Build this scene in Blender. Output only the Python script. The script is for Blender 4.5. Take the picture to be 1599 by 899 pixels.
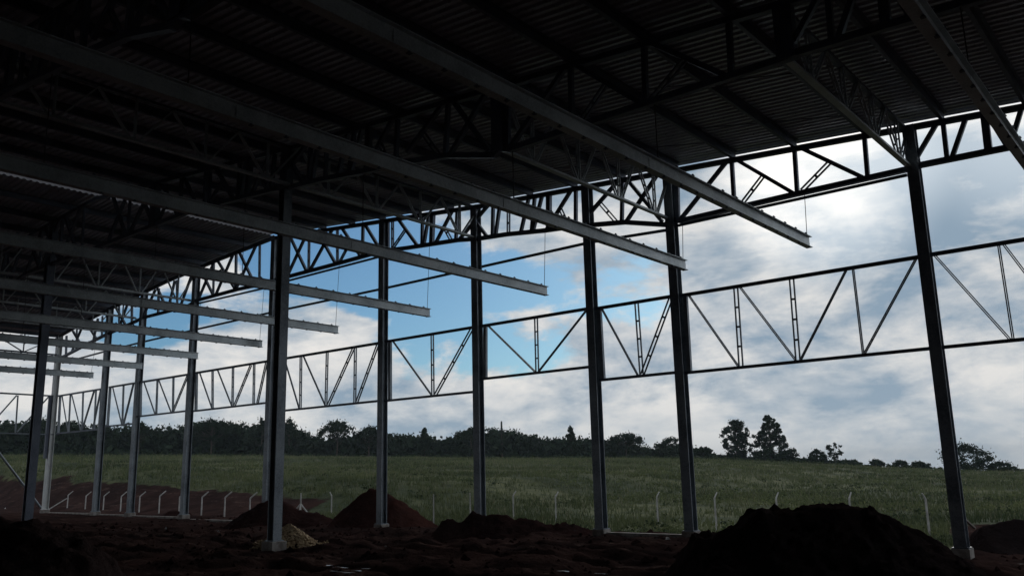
import bpy, math, random
import numpy as np
from mathutils import Vector, Matrix
random.seed(7)
for o in list(bpy.data.objects): bpy.data.objects.remove(o)
scene = bpy.context.scene
COL = scene.collection

# ------------------------------------------------------------------ camera
FPX, PITCH, ROLL, AZ = 1350.0, .2093154, -.02393676, .88662435
def _cam():
    cp, sp = math.cos(PITCH), math.sin(PITCH)
    f = np.array([0, cp, sp]); u = np.array([0, -sp, cp]); r = np.array([1, 0, 0.])
    cr, sr = math.cos(ROLL), math.sin(ROLL)
    R, U = cr*r+sr*u, -sr*r+cr*u
    a = np.array([math.cos(AZ), math.sin(AZ), 0]); b = np.array([-math.sin(AZ), math.cos(AZ), 0])
    M = np.array([-b, a, [0, 0, 1.]])
    return M@f, M@R, M@U
FW, RT, UP = _cam()
EYE = np.array([0, 0, 1.7])
def ray(x, y): return FW+(x-799.5)/FPX*RT-(y-449.5)/FPX*UP
def on(x, y, ax, v):
    d = ray(x, y); return EYE+(v-EYE[ax])/d[ax]*d
def on_depth(x, y, dep):
    return EYE+ray(x, y)*dep
cd = bpy.data.cameras.new('camera'); cam = bpy.data.objects.new('camera', cd); COL.objects.link(cam)
m = Matrix.Identity(4)
for i in range(3):
    m[i][0], m[i][1], m[i][2], m[i][3] = RT[i], UP[i], -FW[i], EYE[i]
cam.matrix_world = m
cd.sensor_width = 36; cd.sensor_fit = 'HORIZONTAL'; cd.lens = FPX/1599*36
cd.clip_start = .1; cd.clip_end = 6000
scene.camera = cam

# ------------------------------------------------------------------ light
SUN = ray(1330, 150); SUN = SUN/np.linalg.norm(SUN)
sun_el = math.asin(SUN[2]); sun_az = math.atan2(SUN[0], SUN[1])
sl = bpy.data.lights.new('sun', 'SUN'); sl.energy = .6; sl.angle = math.radians(10); sl.color = (1, .95, .88)
so = bpy.data.objects.new('sun', sl); COL.objects.link(so)
so.rotation_euler = Vector(-SUN).to_track_quat('-Z', 'Y').to_euler(); so.location = (0, 40, 40)

class NT:
    def __init__(s, t): s.t = t; s.n = t.nodes; s.l = t.links
    def new(s, kind, ins=(), **kw):
        n = s.n.new(kind)
        for k, v in kw.items(): setattr(n, k, v)
        for k, v in (ins.items() if isinstance(ins, dict) else enumerate(ins)):
            if v is None: continue
            if isinstance(v, bpy.types.NodeSocket): s.l.new(v, n.inputs[k])
            else: n.inputs[k].default_value = v
        return n
    def math(s, op, *a, clamp=False): return s.new('ShaderNodeMath', a, operation=op, use_clamp=clamp).outputs[0]
    def vmath(s, op, *a, out=0): return s.new('ShaderNodeVectorMath', a, operation=op).outputs[out]
    def noise(s, v, scale, detail=5, rough=.5, dist=0):
        return s.new('ShaderNodeTexNoise', {'Vector': v, 'Scale': scale, 'Detail': detail, 'Roughness': rough, 'Distortion': dist}).outputs['Fac']
    def mr(s, v, a, b, c=0., d=1., smooth=True):
        return s.new('ShaderNodeMapRange', {'Value': v, 'From Min': a, 'From Max': b, 'To Min': c, 'To Max': d},
                     interpolation_type='SMOOTHSTEP' if smooth else 'LINEAR').outputs[0]
    def mix(s, f, a, b, mode='MIX'):
        n = s.n.new('ShaderNodeMix'); n.data_type = 'RGBA'; n.blend_type = mode
        for i, v in ((0, f), (6, a), (7, b)):
            if isinstance(v, bpy.types.NodeSocket): s.l.new(v, n.inputs[i])
            else: n.inputs[i].default_value = v if not isinstance(v, tuple) or len(v) == 4 else (*v, 1)
        return n.outputs[2]

world = bpy.data.worlds.new('World'); scene.world = world; world.use_nodes = True
t = NT(world.node_tree); t.n.clear()
BG = .1
sky = t.new('ShaderNodeTexSky', sky_type='NISHITA', sun_disc=False, sun_elevation=sun_el, sun_rotation=sun_az,
            air_density=1.0, dust_density=.6, ozone_density=1.5)
d = t.new('ShaderNodeTexCoord').outputs['Generated']
d = t.vmath('NORMALIZE', d)
sep = t.new('ShaderNodeSeparateXYZ', (d,))
z = t.math('MAXIMUM', sep.outputs[2], 0.0)
zz = t.math('ADD', z, .55)
p = t.new('ShaderNodeCombineXYZ', (t.math('DIVIDE', sep.outputs[0], zz), t.math('DIVIDE', sep.outputs[1], zz), t.math('MULTIPLY', z, 2.6))).outputs[0]
def toward(px, py, a, b):   # 1 near that direction of the sky, 0 away (angles in degrees)
    v = ray(px, py); v = v/np.linalg.norm(v)
    dt = t.vmath('DOT_PRODUCT', d, tuple(v), out=1)
    return t.mr(dt, math.cos(math.radians(b)), math.cos(math.radians(a)))
def add(*a):
    r = a[0]
    for b in a[1:]: r = t.math('ADD', r, b)
    return r
n1 = t.noise(p, 3.0, 12, .58, .12)
n2 = t.noise(t.vmath('ADD', p, (7.3, 2.1, 0.)), 3.6, 10, .62, .25)
n3 = t.noise(t.vmath('ADD', p, (1.9, 9.4, 3.)), 11.0, 9, .62, .1)
holes = add(t.math('MULTIPLY', toward(640, 440, 1.5, 6), -.17), t.math('MULTIPLY', toward(800, 485, .5, 5.5), -.15), t.math('MULTIPLY', toward(720, 465, 1, 6), -.06),
            t.math('MULTIPLY', toward(470, 400, 1, 5), -.17), t.math('MULTIPLY', toward(230, 480, 1, 4), -.14), t.math('MULTIPLY', toward(560, 390, 1, 5), -.12),
            t.math('MULTIPLY', toward(640, 545, .5, 3), -.06), t.math('MULTIPLY', toward(1000, 430, .5, 4), -.05))
banks = add(t.math('MULTIPLY', toward(1350, 300, 3, 22), .16), t.math('MULTIPLY', toward(950, 600, 2, 12), .06), t.math('MULTIPLY', toward(500, 560, 2, 7), .07),
            t.math('MULTIPLY', toward(60, 560, 2, 10), .06))
dens = add(n1, t.math('MULTIPLY', t.math('SUBTRACT', n3, .5), .22), holes, banks, .05)
lowb = t.mr(sep.outputs[2], .03, .16, .14, 0.)
cover = t.mr(add(dens, lowb), .43, .53)
# thick parts are grey underneath, thin edges bright
nshade = t.noise(t.vmath('ADD', p, tuple(np.array([SUN[0], SUN[1], 0])*.05)), 3.0, 12, .58, .12)
relief = t.math('SUBTRACT', n1, nshade)
shade = add(t.mr(n2, .34, .64, -.12, 1.1), t.math('MULTIPLY', relief, 3.0), t.math('MULTIPLY', t.math('SUBTRACT', n3, .5), .9), t.math('MULTIPLY', toward(1360, 325, 1, 6.5), -.9),
            t.math('MULTIPLY', toward(1510, 290, 1, 5.5), -.8), t.math('MULTIPLY', toward(1280, 262, .5, 4.5), .8), t.math('MULTIPLY', t.math('SUBTRACT', t.noise(p, 6.5, 9, .62, .1), .5), 1.5), t.math('MULTIPLY', toward(700, 640, 2, 10), -.2))
shade = t.math('MULTIPLY', t.mr(shade, -.28, 1.2, smooth=False), 1., clamp=True)
cl = t.mix(shade, (.27, .365, .465), (.84, .82, .79))
low = t.mr(sep.outputs[2], -.02, .13, .8, 0.)
cl = t.mix(t.math('MULTIPLY', low, .45), cl, (.46, .55, .62))
glow = add(t.math('MULTIPLY', toward(1285, 262, 0, 8), .42), t.math('MULTIPLY', toward(1600, 130, 0, 9), .3))
cl = t.mix(1., cl, t.new('ShaderNodeCombineXYZ', (glow, t.math('MULTIPLY', glow, .96), t.math('MULTIPLY', glow, .88))).outputs[0], 'ADD')
cl10 = t.vmath('SCALE', cl); cl10.node.inputs[0].default_value = (0, 0, 0); t.l.new(cl, cl10.node.inputs[0]); cl10.node.inputs[3].default_value = 1/BG
skyc = t.vmath('MULTIPLY', sky.outputs[0], (.35, .56, .72))
col = t.mix(cover, skyc, cl10)
dim = t.mr(sep.outputs[2], .25, .9, 1., .55)   # thicker cloud overhead
col = t.vmath('SCALE', col); col.node.inputs[3].default_value = 1; t.l.new(dim, col.node.inputs[3])
bg = t.new('ShaderNodeBackground', {'Color': col, 'Strength': BG})
t.l.new(bg.outputs[0], t.new('ShaderNodeOutputWorld').inputs[0])

vs = scene.view_settings
vs.view_transform = 'Standard'; vs.look = 'None'; vs.gamma = 1; vs.use_curve_mapping = False
vs.exposure = 0.0

# ------------------------------------------------------------------ materials
def material(name, fn):
    m = bpy.data.materials.new(name); m.use_nodes = True
    t = NT(m.node_tree); t.n.clear()
    out = t.new('ShaderNodeOutputMaterial')
    pos = t.new('ShaderNodeTexCoord').outputs['Object']
    gp = t.new('ShaderNodeNewGeometry').outputs['Position']
    sh = fn(t, pos, gp)
    t.l.new(sh, out.inputs[0])
    return m
def pbsdf(t, col, rough=.6, metal=0., bump=None, dist=.02, strength=.6, **kw):
    ins = {'Base Color': col if isinstance(col, bpy.types.NodeSocket) else (*col, 1), 'Roughness': rough, 'Metallic': metal}
    ins.update(kw)
    if bump is not None:
        ins['Normal'] = t.new('ShaderNodeBump', {'Height': bump, 'Distance': dist, 'Strength': strength}).outputs[0]
    return t.new('ShaderNodeBsdfPrincipled', ins).outputs[0]
def steel(c1, c2, metal=.55, rough=.45):
    def fn(t, pos, gp):
        n = t.noise(gp, 1.3, 6, .6); n2 = t.noise(gp, 14, 4, .6)
        v = t.new('ShaderNodeTexVoronoi', {'Vector': gp, 'Scale': 38.}).outputs['Distance']
        f = t.mr(add2(t, n, t.math('MULTIPLY', n2, .5), t.math('MULTIPLY', v, .25)), .6, 1.05)
        return pbsdf(t, t.mix(f, c1, c2), t.mr(n2, .3, .7, rough-.08, rough+.15), metal, n2, .002, .3)
    return fn
def add2(t, *a):
    r = a[0]
    for b in a[1:]: r = t.math('ADD', r, b)
    return r
M = {}
M['galv'] = material('galvanised_steel', steel((.12, .14, .165), (.30, .335, .37), .45, .45))  # backlit darkness of the columns and a bluish veil put into the colour
M['beam'] = material('lit_galvanised_beam', steel((.36, .405, .43), (.62, .67, .69), .35, .38))  # paler copy of galv: side light on the beam webs painted in
M['galv_bright'] = material('skylit_galvanised_steel', steel((.62, .64, .64), (.80, .82, .81), .1, .5))  # palest copy: sky light on the far corner column is in the colour
M['dark_steel'] = material('grey_steel', steel((.085, .10, .135), (.16, .18, .225), .4, .45))  # blue cast stands in for veiling light on the steel
M['roof'] = material('roof_sheet', steel((.34, .365, .42), (.50, .53, .60), .4, .34))  # cool tint paints the bluish veil onto the sheets
def f_ridge(t, pos, gp):
    n = t.noise(gp, 3, 4)
    tr = t.new('ShaderNodeBsdfTranslucent', {'Color': t.mix(n, (.10, .10, .11), (.16, .16, .17))}).outputs[0]
    df = t.new('ShaderNodeBsdfDiffuse', {'Color': (.6, .6, .6, 1)}).outputs[0]
    return t.new('ShaderNodeMixShader', (.25, tr, df)).outputs[0]
M['ridge'] = material('translucent_sheet', f_ridge)
def f_conc(t, pos, gp):
    n = t.noise(gp, 4, 7, .6); k = t.noise(gp, 30, 4)
    return pbsdf(t, t.mix(t.mr(n, .35, .65), (.22, .19, .17), (.44, .41, .38)), .9, 0, k, .01, .5)
M['concrete'] = material('concrete', f_conc)
def f_post(t, pos, gp):
    n = t.noise(gp, 4, 7, .6)
    return pbsdf(t, t.mix(t.mr(n, .35, .65), (.36, .35, .34), (.54, .53, .52)), .9)
M['post'] = material('post_concrete', f_post)
def soilf(c1, c2, c3):
    def fn(t, pos, gp):
        a = t.noise(gp, .45, 6, .6, .3); b = t.noise(gp, 5, 7, .65); c = t.noise(gp, 22, 6, .7)
        col = t.mix(t.mr(a, .35, .68), c1, c2)
        col = t.mix(t.math('MULTIPLY', t.mr(b, .52, .75), .7), col, c3)
        h = add2(t, t.math('MULTIPLY', b, .9), t.math('MULTIPLY', c, .35))
        return pbsdf(t, col, t.mr(a, .3, .7, .98, .8), 0, h, .09, .9, **{'Specular IOR Level': .0})
    return fn
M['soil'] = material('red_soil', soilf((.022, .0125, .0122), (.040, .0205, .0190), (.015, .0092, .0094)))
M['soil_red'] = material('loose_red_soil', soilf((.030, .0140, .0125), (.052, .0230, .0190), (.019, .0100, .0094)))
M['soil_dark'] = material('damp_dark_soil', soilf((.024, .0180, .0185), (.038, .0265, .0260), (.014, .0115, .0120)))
def f_ground(t, pos, gp):
    a = t.noise(gp, .45, 6, .6, .3); b = t.noise(gp, 4, 7, .65); c = t.noise(gp, 20, 6, .7)
    ty = t.new('ShaderNodeMapping', {'Vector': gp, 'Scale': (.25, 1.6, 1.)}).outputs[0]
    streak = t.noise(ty, 1.2, 6, .6, .5)
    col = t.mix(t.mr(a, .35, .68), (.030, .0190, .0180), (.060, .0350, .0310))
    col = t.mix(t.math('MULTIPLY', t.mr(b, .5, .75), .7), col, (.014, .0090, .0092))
    dry = t.math('MULTIPLY', t.mr(streak, .54, .68), t.mr(b, .40, .6))
    col = t.mix(t.math('MULTIPLY', dry, .75), col, (.15, .10, .085))
    soil = pbsdf(t, col, t.mr(a, .3, .7, .98, .7), 0, add2(t, t.math('MULTIPLY', b, .9), t.math('MULTIPLY', c, .35)), .09, .9, **{'Specular IOR Level': .0})
    g1 = t.noise(gp, .06, 6, .6); g2 = t.noise(gp, .9, 6, .65); g3 = t.noise(gp, 6, 4, .7)
    ym = t.new('ShaderNodeMapping', {'Vector': gp, 'Scale': (.35, 1.3, 1.)}).outputs[0]; g1 = t.noise(ym, .09, 6, .6, .4)
    gcol = t.mix(t.mr(g1, .40, .62), (.052, .068, .034), (.135, .145, .070))
    gcol = t.mix(t.mr(g2, .45, .7), gcol, (.034, .050, .024))
    gcol = t.mix(t.math('MULTIPLY', t.mr(g3, .55, .8), .4), gcol, (.12, .12, .06))
    grass = pbsdf(t, gcol, .95, 0, g2, .4, 1., **{'Specular IOR Level': .1})
    at = t.new('ShaderNodeAttribute', attribute_name='grass').outputs['Fac']
    k = t.mr(add2(t, at, t.math('MULTIPLY', t.math('SUBTRACT', t.noise(gp, .5, 6, .65), .5), .9)), .42, .58)
    return t.new('ShaderNodeMixShader', (k, soil, grass)).outputs[0]
M['ground'] = material('ground', f_ground)
def leaff(c1, c2, tr=.25, sc=.45):
    def fn(t, pos, gp):
        n = t.noise(gp, sc, 5, .6); k = t.noise(gp, 3.0, 3, .6)
        col = t.mix(t.mr(add2(t, n, t.math('MULTIPLY', k, .5)), .55, .95), c1, c2)
        df = pbsdf(t, col, .8, **{'Specular IOR Level': .15})
        tl = t.new('ShaderNodeBsdfTranslucent', {'Color': col}).outputs[0]
        return t.new('ShaderNodeMixShader', (tr, df, tl)).outputs[0]
    return fn
M['leaf_dark'] = material('dark_foliage', leaff((.014, .026, .016), (.032, .052, .028), .08))
M['leaf_mid'] = material('mid_foliage', leaff((.020, .035, .017), (.045, .068, .030), .15))
M['leaf_shrub'] = material('shrub_foliage', leaff((.022, .040, .018), (.055, .080, .032), .2))
M['grass'] = material('grass_blades', leaff((.045, .066, .030), (.145, .165, .080), .25, .07))
M['weed_dark'] = material('dark_weed', leaff((.030, .048, .024), (.058, .080, .040), .2))
M['weed_pale'] = material('pale_weed', leaff((.085, .115, .045), (.18, .20, .09), .2))
M['straw'] = material('seed_heads', leaff((.12, .12, .075), (.24, .23, .15), .2))
M['bark'] = material('bark', lambda t, pos, gp: pbsdf(t, t.mix(t.noise(gp, 6, 5), (.04, .03, .025), (.10, .08, .065)), .95))
M['wire'] = material('wire', lambda t, pos, gp: pbsdf(t, (.05, .05, .055), .5, .6))
M['stone'] = material('pale_broken_stone', lambda t, pos, gp: pbsdf(t, t.mix(t.mr(t.noise(gp, 9, 4), .35, .65), (.30, .21, .12), (.55, .43, .27)), .9, 0, t.noise(gp, 40, 3), .01))
M['white'] = material('white_plastic_scrap', lambda t, pos, gp: pbsdf(t, t.mix(t.noise(gp, 12, 3), (.55, .56, .58), (.8, .8, .8)), .5))
M['timber'] = material('weathered_timber', lambda t, pos, gp: pbsdf(t, t.mix(t.noise(gp, 7, 5), (.22, .19, .16), (.38, .34, .30)), .85))
M['puddle'] = material('muddy_water', lambda t, pos, gp: pbsdf(t, (.12, .085, .07), t.mr(t.noise(gp, 5, 5), .4, .6, .22, .6), 0, t.noise(gp, 9, 3), .004, .4))

# ------------------------------------------------------------------ mesh helpers
class MB:
    def __init__(s): s.v = []; s.f = []
    def add(s, vs, fs):
        n = len(s.v); s.v += [tuple(map(float, q)) for q in vs]; s.f += [tuple(n+i for i in f) for f in fs]; return s
    def box(s, lo, hi):
        x0, y0, z0 = lo; x1, y1, z1 = hi
        return s.add([(x0, y0, z0), (x1, y0, z0), (x1, y1, z0), (x0, y1, z0), (x0, y0, z1), (x1, y0, z1), (x1, y1, z1), (x0, y1, z1)],
                     [(3, 2, 1, 0), (4, 5, 6, 7), (0, 1, 5, 4), (1, 2, 6, 5), (2, 3, 7, 6), (3, 0, 4, 7)])
    def bar(s, p, q, w, h, up=(0, 1, 0), off=(0, 0)):
        """rectangular bar p->q; h along `up` (made square to the bar), w across"""
        p, q = np.array(p, float), np.array(q, float); a = q-p; a /= np.linalg.norm(a)
        u = np.array(up, float); u = u-a*(u@a); u /= np.linalg.norm(u); c = np.cross(a, u)
        o = c*off[0]+u*off[1]
        vs = [e+o+c*sx*w/2+u*sy*h/2 for e in (p, q) for sx, sy in ((-1, -1), (1, -1), (1, 1), (-1, 1))]
        return s.add(vs, [(3, 2, 1, 0), (4, 5, 6, 7), (0, 1, 5, 4), (1, 2, 6, 5), (2, 3, 7, 6), (3, 0, 4, 7)])
    def tube(s, pts, rads, n=8, cap=True):
        pts = [np.array(p, float) for p in pts]; rings = []
        for i, p in enumerate(pts):
            a = pts[min(i+1, len(pts)-1)]-pts[max(i-1, 0)]; a /= np.linalg.norm(a)
            u = np.cross(a, (0, 0, 1.) if abs(a[2]) < .9 else (1., 0, 0)); u /= np.linalg.norm(u); c = np.cross(a, u)
            rings.append([p+rads[i]*(math.cos(k*2*math.pi/n)*u+math.sin(k*2*math.pi/n)*c) for k in range(n)])
        vs = [v for r in rings for v in r]
        fs = [(i*n+k, i*n+(k+1) % n, (i+1)*n+(k+1) % n, (i+1)*n+k) for i in range(len(pts)-1) for k in range(n)]
        if cap: fs += [tuple(range(n))[::-1], tuple((len(pts)-1)*n+k for k in range(n))]
        return s.add(vs, fs)
    def prism(s, poly, ax_len, axis='z', z0=0.):
        n = len(poly)
        def P(a, b, c): return (a, b, c) if axis == 'z' else ((a, c, b) if axis == 'y' else (c, a, b))
        vs = [P(a, b, z0) for a, b in poly]+[P(a, b, z0+ax_len) for a, b in poly]
        fs = [tuple(range(n))[::-1], tuple(range(n, 2*n))]+[(i, (i+1) % n, n+(i+1) % n, n+i) for i in range(n)]
        return s.add(vs, fs)
    def build(s, name, mat, parent=None, smooth=False, bevel=0):
        me = bpy.data.meshes.new(name); me.from_pydata(s.v, [], s.f); me.validate(); me.update()
        me.materials.append(M[mat] if isinstance(mat, str) else mat)
        if smooth: me.polygons.foreach_set('use_smooth', [True]*len(me.polygons))
        o = bpy.data.objects.new(name, me); COL.objects.link(o)
        if parent is not None: o.parent = parent
        if bevel:
            b = o.modifiers.new('bevel', 'BEVEL'); b.width = bevel; b.segments = 2
        return o
def link_copy(src, name, loc, parent):
    o = src.copy(); COL.objects.link(o); o.name = name; o.location = loc; o.parent = parent; return o
def empty(name, loc=(0, 0, 0)):
    o = bpy.data.objects.new(name, None); COL.objects.link(o); o.location = loc; o.empty_display_size = .3; return o
def tag(o, label=None, cat=None, group=None, kind=None):
    if label: o['label'] = label
    if cat: o['category'] = cat
    if group: o['group'] = group
    if kind: o['kind'] = kind
    return o
def hsec(w, d, tf=.022, tw=.016, flange='y'):
    """H section outline; flanges face +-Y (flange='y') or +-X"""
    P = [(-w/2, -d/2), (w/2, -d/2), (w/2, -d/2+tf), (tw/2, -d/2+tf), (tw/2, d/2-tf), (w/2, d/2-tf), (w/2, d/2), (-w/2, d/2),
         (-w/2, d/2-tf), (-tw/2, d/2-tf), (-tw/2, -d/2+tf), (-w/2, -d/2+tf)]
    return P if flange == 'y' else [(-b, a) for a, b in P]

# value noise with numpy, for terrain and mounds
_rng = np.random.RandomState(3); _T = _rng.rand(256, 256)
def vn(x, y):
    xi, yi = np.floor(x).astype(int), np.floor(y).astype(int); fx, fy = x-xi, y-yi
    fx = fx*fx*(3-2*fx); fy = fy*fy*(3-2*fy)
    g = lambda a, b: _T[a % 256, b % 256]
    return (g(xi, yi)*(1-fx)+g(xi+1, yi)*fx)*(1-fy)+(g(xi, yi+1)*(1-fx)+g(xi+1, yi+1)*fx)*fy-.5
def fbm(x, y, o=5, gain=.5):
    r = 0; a = 1.
    for i in range(o): r = r+a*vn(x*2**i+17.3*i, y*2**i+5.1*i); a *= gain
    return r
def sstep(a, b, x):
    k = np.clip((x-a)/(b-a), 0, 1); return k*k*(3-2*k)

# ------------------------------------------------------------------ terrain
CREST = 190.
_e = []
for (px, py) in [(-300, 714), (0, 714), (200, 714), (400, 714), (600, 716), (800, 717), (1000, 717), (1100, 718), (1200, 722), (1300, 727), (1450, 733), (1599, 736), (1900, 742)]:
    r_ = ray(px, py); _e.append((math.atan2(r_[0], r_[1]), r_[2]/math.hypot(r_[0], r_[1])))
_e.sort(); TH, EL = np.array([a for a, b in _e]), np.array([b for a, b in _e])
WX = np.array([-60, -47.5, -42, -34, -28, -22, -17.7, -13.4, -10.7, -4.6, 3, 12.])
WZ = np.array([.22, .22, .17, .12, -.03, -.04, -.03, -.01, .0, -.20, -.35, -.4])
def height(x, y):
    x = np.asarray(x, float); y = np.asarray(y, float)
    rho = np.hypot(x, y)+1e-6; th = np.arctan2(x, y)
    zin = np.interp(x, WX, WZ)*sstep(4, 19, y)
    near = sstep(60, 25, rho)
    zin = zin+near*(.10*fbm(x*.35, y*.35, 3)+.22*fbm(x*1.1+9, y*1.1, 6, .58))*np.where(y < 19.5, 1, .5)
    # wheel ruts across the site
    for c, s_ in ((14.6, .16), (16.4, .16), (11.2, -.1)):
        dd = y-(c+s_*(x+12)*.3+.5*vn(x*.2, x*0+c)); zin = zin-.07*np.exp(-(dd/.16)**2)*near
        zin = zin+.05*np.exp(-((dd-.35)/.15)**2)*near
    out = np.interp(th, [-1.25, -.2], [-.62, -1.04])+.10*fbm(x*.25, y*.25, 4)
    crest = 1.7+np.interp(th, TH, EL)*CREST
    s = sstep(0, 1, (rho-34)/(CREST-34))*.55+np.clip((rho-34)/(CREST-34), 0, 1)*.45
    far = out*(1-s)+crest*s
    far = far+sstep(30, 60, rho)*sstep(185, 150, rho)*.25*fbm(x*.06, y*.06, 4)
    dl = y-(29.6+.13*(-39.2-x))
    bank = sstep(-34, -46, x)*sstep(2.0, 9, dl+2*vn(x*.15, y*.15))
    far = far+bank*(1.15+.6*fbm(x*.16, y*.16, 5))*(1-np.clip((rho-60)/(CREST-60), 0, 1))
    flat = sstep(-33, -40, x)*sstep(5, -1, dl)
    far = far*(1-flat)+(-.60+.08*fbm(x*.25, y*.25, 4))*flat
    far = np.where(rho > CREST, crest-(rho-CREST)*.012, far)
    k = np.maximum(sstep(21.3, 24.5, y), sstep(-49.5, -54, x)*1.0)
    front = (y > 0) | (x < -49)
    return zin*(1-k)+far*k
def axis_pts(segs):
    r = []
    for a, b, n in segs: r += list(np.linspace(a, b, n, endpoint=False))
    return np.array(r+[segs[-1][1]])
xs = axis_pts([(-3000, -400, 12), (-400, -120, 50), (-120, -56, 60), (-56, -24, 150), (-24, 4, 230), (4, 60, 45), (60, 300, 40), (300, 3000, 12)])
ys = axis_pts([(-3000, -100, 10), (-100, 4, 24), (4, 9, 14), (9, 26, 170), (26, 60, 70), (60, 260, 90), (260, 3000, 14)])
GX, GY = np.meshgrid(xs, ys)
GZ = height(GX, GY)
nx, ny = len(xs), len(ys)
idx = np.arange(nx*ny).reshape(ny, nx)
quads = np.stack([idx[:-1, :-1], idx[:-1, 1:], idx[1:, 1:], idx[1:, :-1]], -1).reshape(-1, 4)
me = bpy.data.meshes.new('ground'); me.from_pydata(np.stack([GX, GY, GZ], -1).reshape(-1, 3).tolist(), [], quads.tolist()); me.update()
def grass_mask(x, y):
    rho = np.hypot(x, y); th = np.arctan2(x, y)
    g = sstep(27, 31, y+.15*x*0)
    # bare cut bank beyond the left fence
    dl = y-(29.6+.13*(-39.2-x))
    bare = sstep(-39, -47, x)*sstep(7.5, 3.5, dl+.03*(-45-x)+2.5*fbm(x*.12, y*.12, 4))
    g = g*(1-bare)
    # bare earth at the far right
    g = g*(1-sstep(-.27, -.20, th)*sstep(50, 40, rho))
    return g
at = me.attributes.new('grass', 'FLOAT', 'POINT'); at.data.foreach_set('value', grass_mask(GX, GY).reshape(-1).astype(np.float32))
me.materials.append(M['ground']); me.polygons.foreach_set('use_smooth', [True]*len(me.polygons))
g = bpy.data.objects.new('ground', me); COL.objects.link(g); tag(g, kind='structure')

# ------------------------------------------------------------------ steel building
YG, YM, YN = 20.0, 12.9, 5.8
W_ = empty('steel_warehouse', (-20, 20, 0))
tag(W_, 'open unfinished steel warehouse with lattice trusses, tall bare columns and corrugated roof', 'warehouse')
bpy.context.view_layer.update()
OFF = np.array([20, -20, 0.])      # children are built relative to the warehouse base
class WB(MB):
    def build(s, name, mat, parent=None, **k):
        if parent is None: s.v = [(a+OFF[0], b+OFF[1], c+OFF[2]) for a, b, c in s.v]; return MB.build(s, name, mat, W_, **k)
        s.v = [(a+OFF[0], b+OFF[1], c+OFF[2]) for a, b, c in s.v]; return MB.build(s, name, mat, parent, **k)

# roof profile: top chord height by x
RX = np.array([-48.3, -44.2, -41.6, -36.8, -32.5, -28.7, -17.5, -4.6, 3, 18])
RZ = np.array([9.28, 9.88, 10.18, 10.68, 10.98, 11.18, 10.10, 9.14, 8.58, 7.40])
rz = lambda x: float(np.interp(x, RX, RZ))
PUR = .20                            # purlin depth on top of the chord

# columns --------------------------------------------------------
COLS = [(-4.62, 'near'), (-10.75, ''), (-13.42, ''), (-17.75, ''), (-22.1, ''), (-28.5, ''), (-34.25, ''), (-38.75, ''), (-42.05, ''), (-47.5, 'pale')]
def footing(parent, x, y, z, s=.5, h=.35, mat='concrete'):
    f = WB().box((x-s/2, y-s/2, z-.5), (x+s/2, y+s/2, z+h*.55)).build('footing', mat, parent, bevel=.012)
    return f
def column(x, y, z0, z1, flange='y', w=.25, dp=.25, mat='galv', label=None, fs=.36, fh=.3):
    c = WB().prism([(a+x, b+y) for a, b in hsec(w, dp, flange=flange)], z1-z0, 'z', z0).build('column', mat)
    if label: c['label'] = label
    WB().box((x-.16, y-.16, z0+.0), (x+.16, y+.16, z0+.025)).build('base_plate', mat, c)
    footing(c, x, y, z0-fh*.55, fs, fh)
    return c
for i, (x, k) in enumerate(COLS):
    zb = float(np.interp(x, WX, WZ))+.16
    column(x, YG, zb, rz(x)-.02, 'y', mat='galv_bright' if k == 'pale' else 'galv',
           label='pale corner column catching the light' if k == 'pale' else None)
column(2.2, YG, -.2, rz(2.2), 'y'); column(8.6, YG, -.2, rz(8.6), 'y')
ci = column(-18.02, YM, .22, 9.0, 'x', .24, .24, fs=.42, fh=.44, label='broad interior column standing on a concrete block beside the stone heap')
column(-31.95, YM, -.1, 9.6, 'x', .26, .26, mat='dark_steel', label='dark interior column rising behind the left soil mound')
column(-3.9, -8, -.1, 8.0, 'x'); column(-17.7, -8, -.1, 9.0, 'x'); column(-31.5, -8, -.1, 9.6, 'x')
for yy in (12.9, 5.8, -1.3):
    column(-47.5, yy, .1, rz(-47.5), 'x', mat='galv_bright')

# trusses ---------------------------------------------------------
def G(px, py):                       # photo point -> (x, z) in the gable plane
    q = on(px, py, 1, YG); return q[0], q[2]
BOT = [(-1.0, 8.05), G(1577, 230), G(1437, 258), G(1414, 265), G(1239, 304), G(1062, 345), (-10.75, 8.2), G(1040, 351), G(975, 347), G(928, 351), G(893, 354), G(850, 360), G(790, 366),
       G(745, 373), G(714, 375), G(636, 387), G(604, 391), G(590, 394), G(525, 412), G(449, 432), G(420, 441), G(370, 452), G(307, 469),
       G(295, 477), G(278, 482), G(223, 496), G(211, 502), G(185, 514), G(166, 522), G(144, 533), G(104, 554), G(92, 560)]
BOT = [(3, 7.95)]+BOT[1:]
BOT.sort(key=lambda q: q[0])
BX = np.array([q[0] for q in BOT]); BZ = np.array([q[1] for q in BOT])
bz = lambda x: float(np.interp(x, BX, BZ))
MEM = []   # (x0,z0,x1,z1,kind) kind: s solid, d double angle, p post
def mem(a, b, kind='s'):
    MEM.append((*G(*a), *G(*b), kind))
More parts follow.
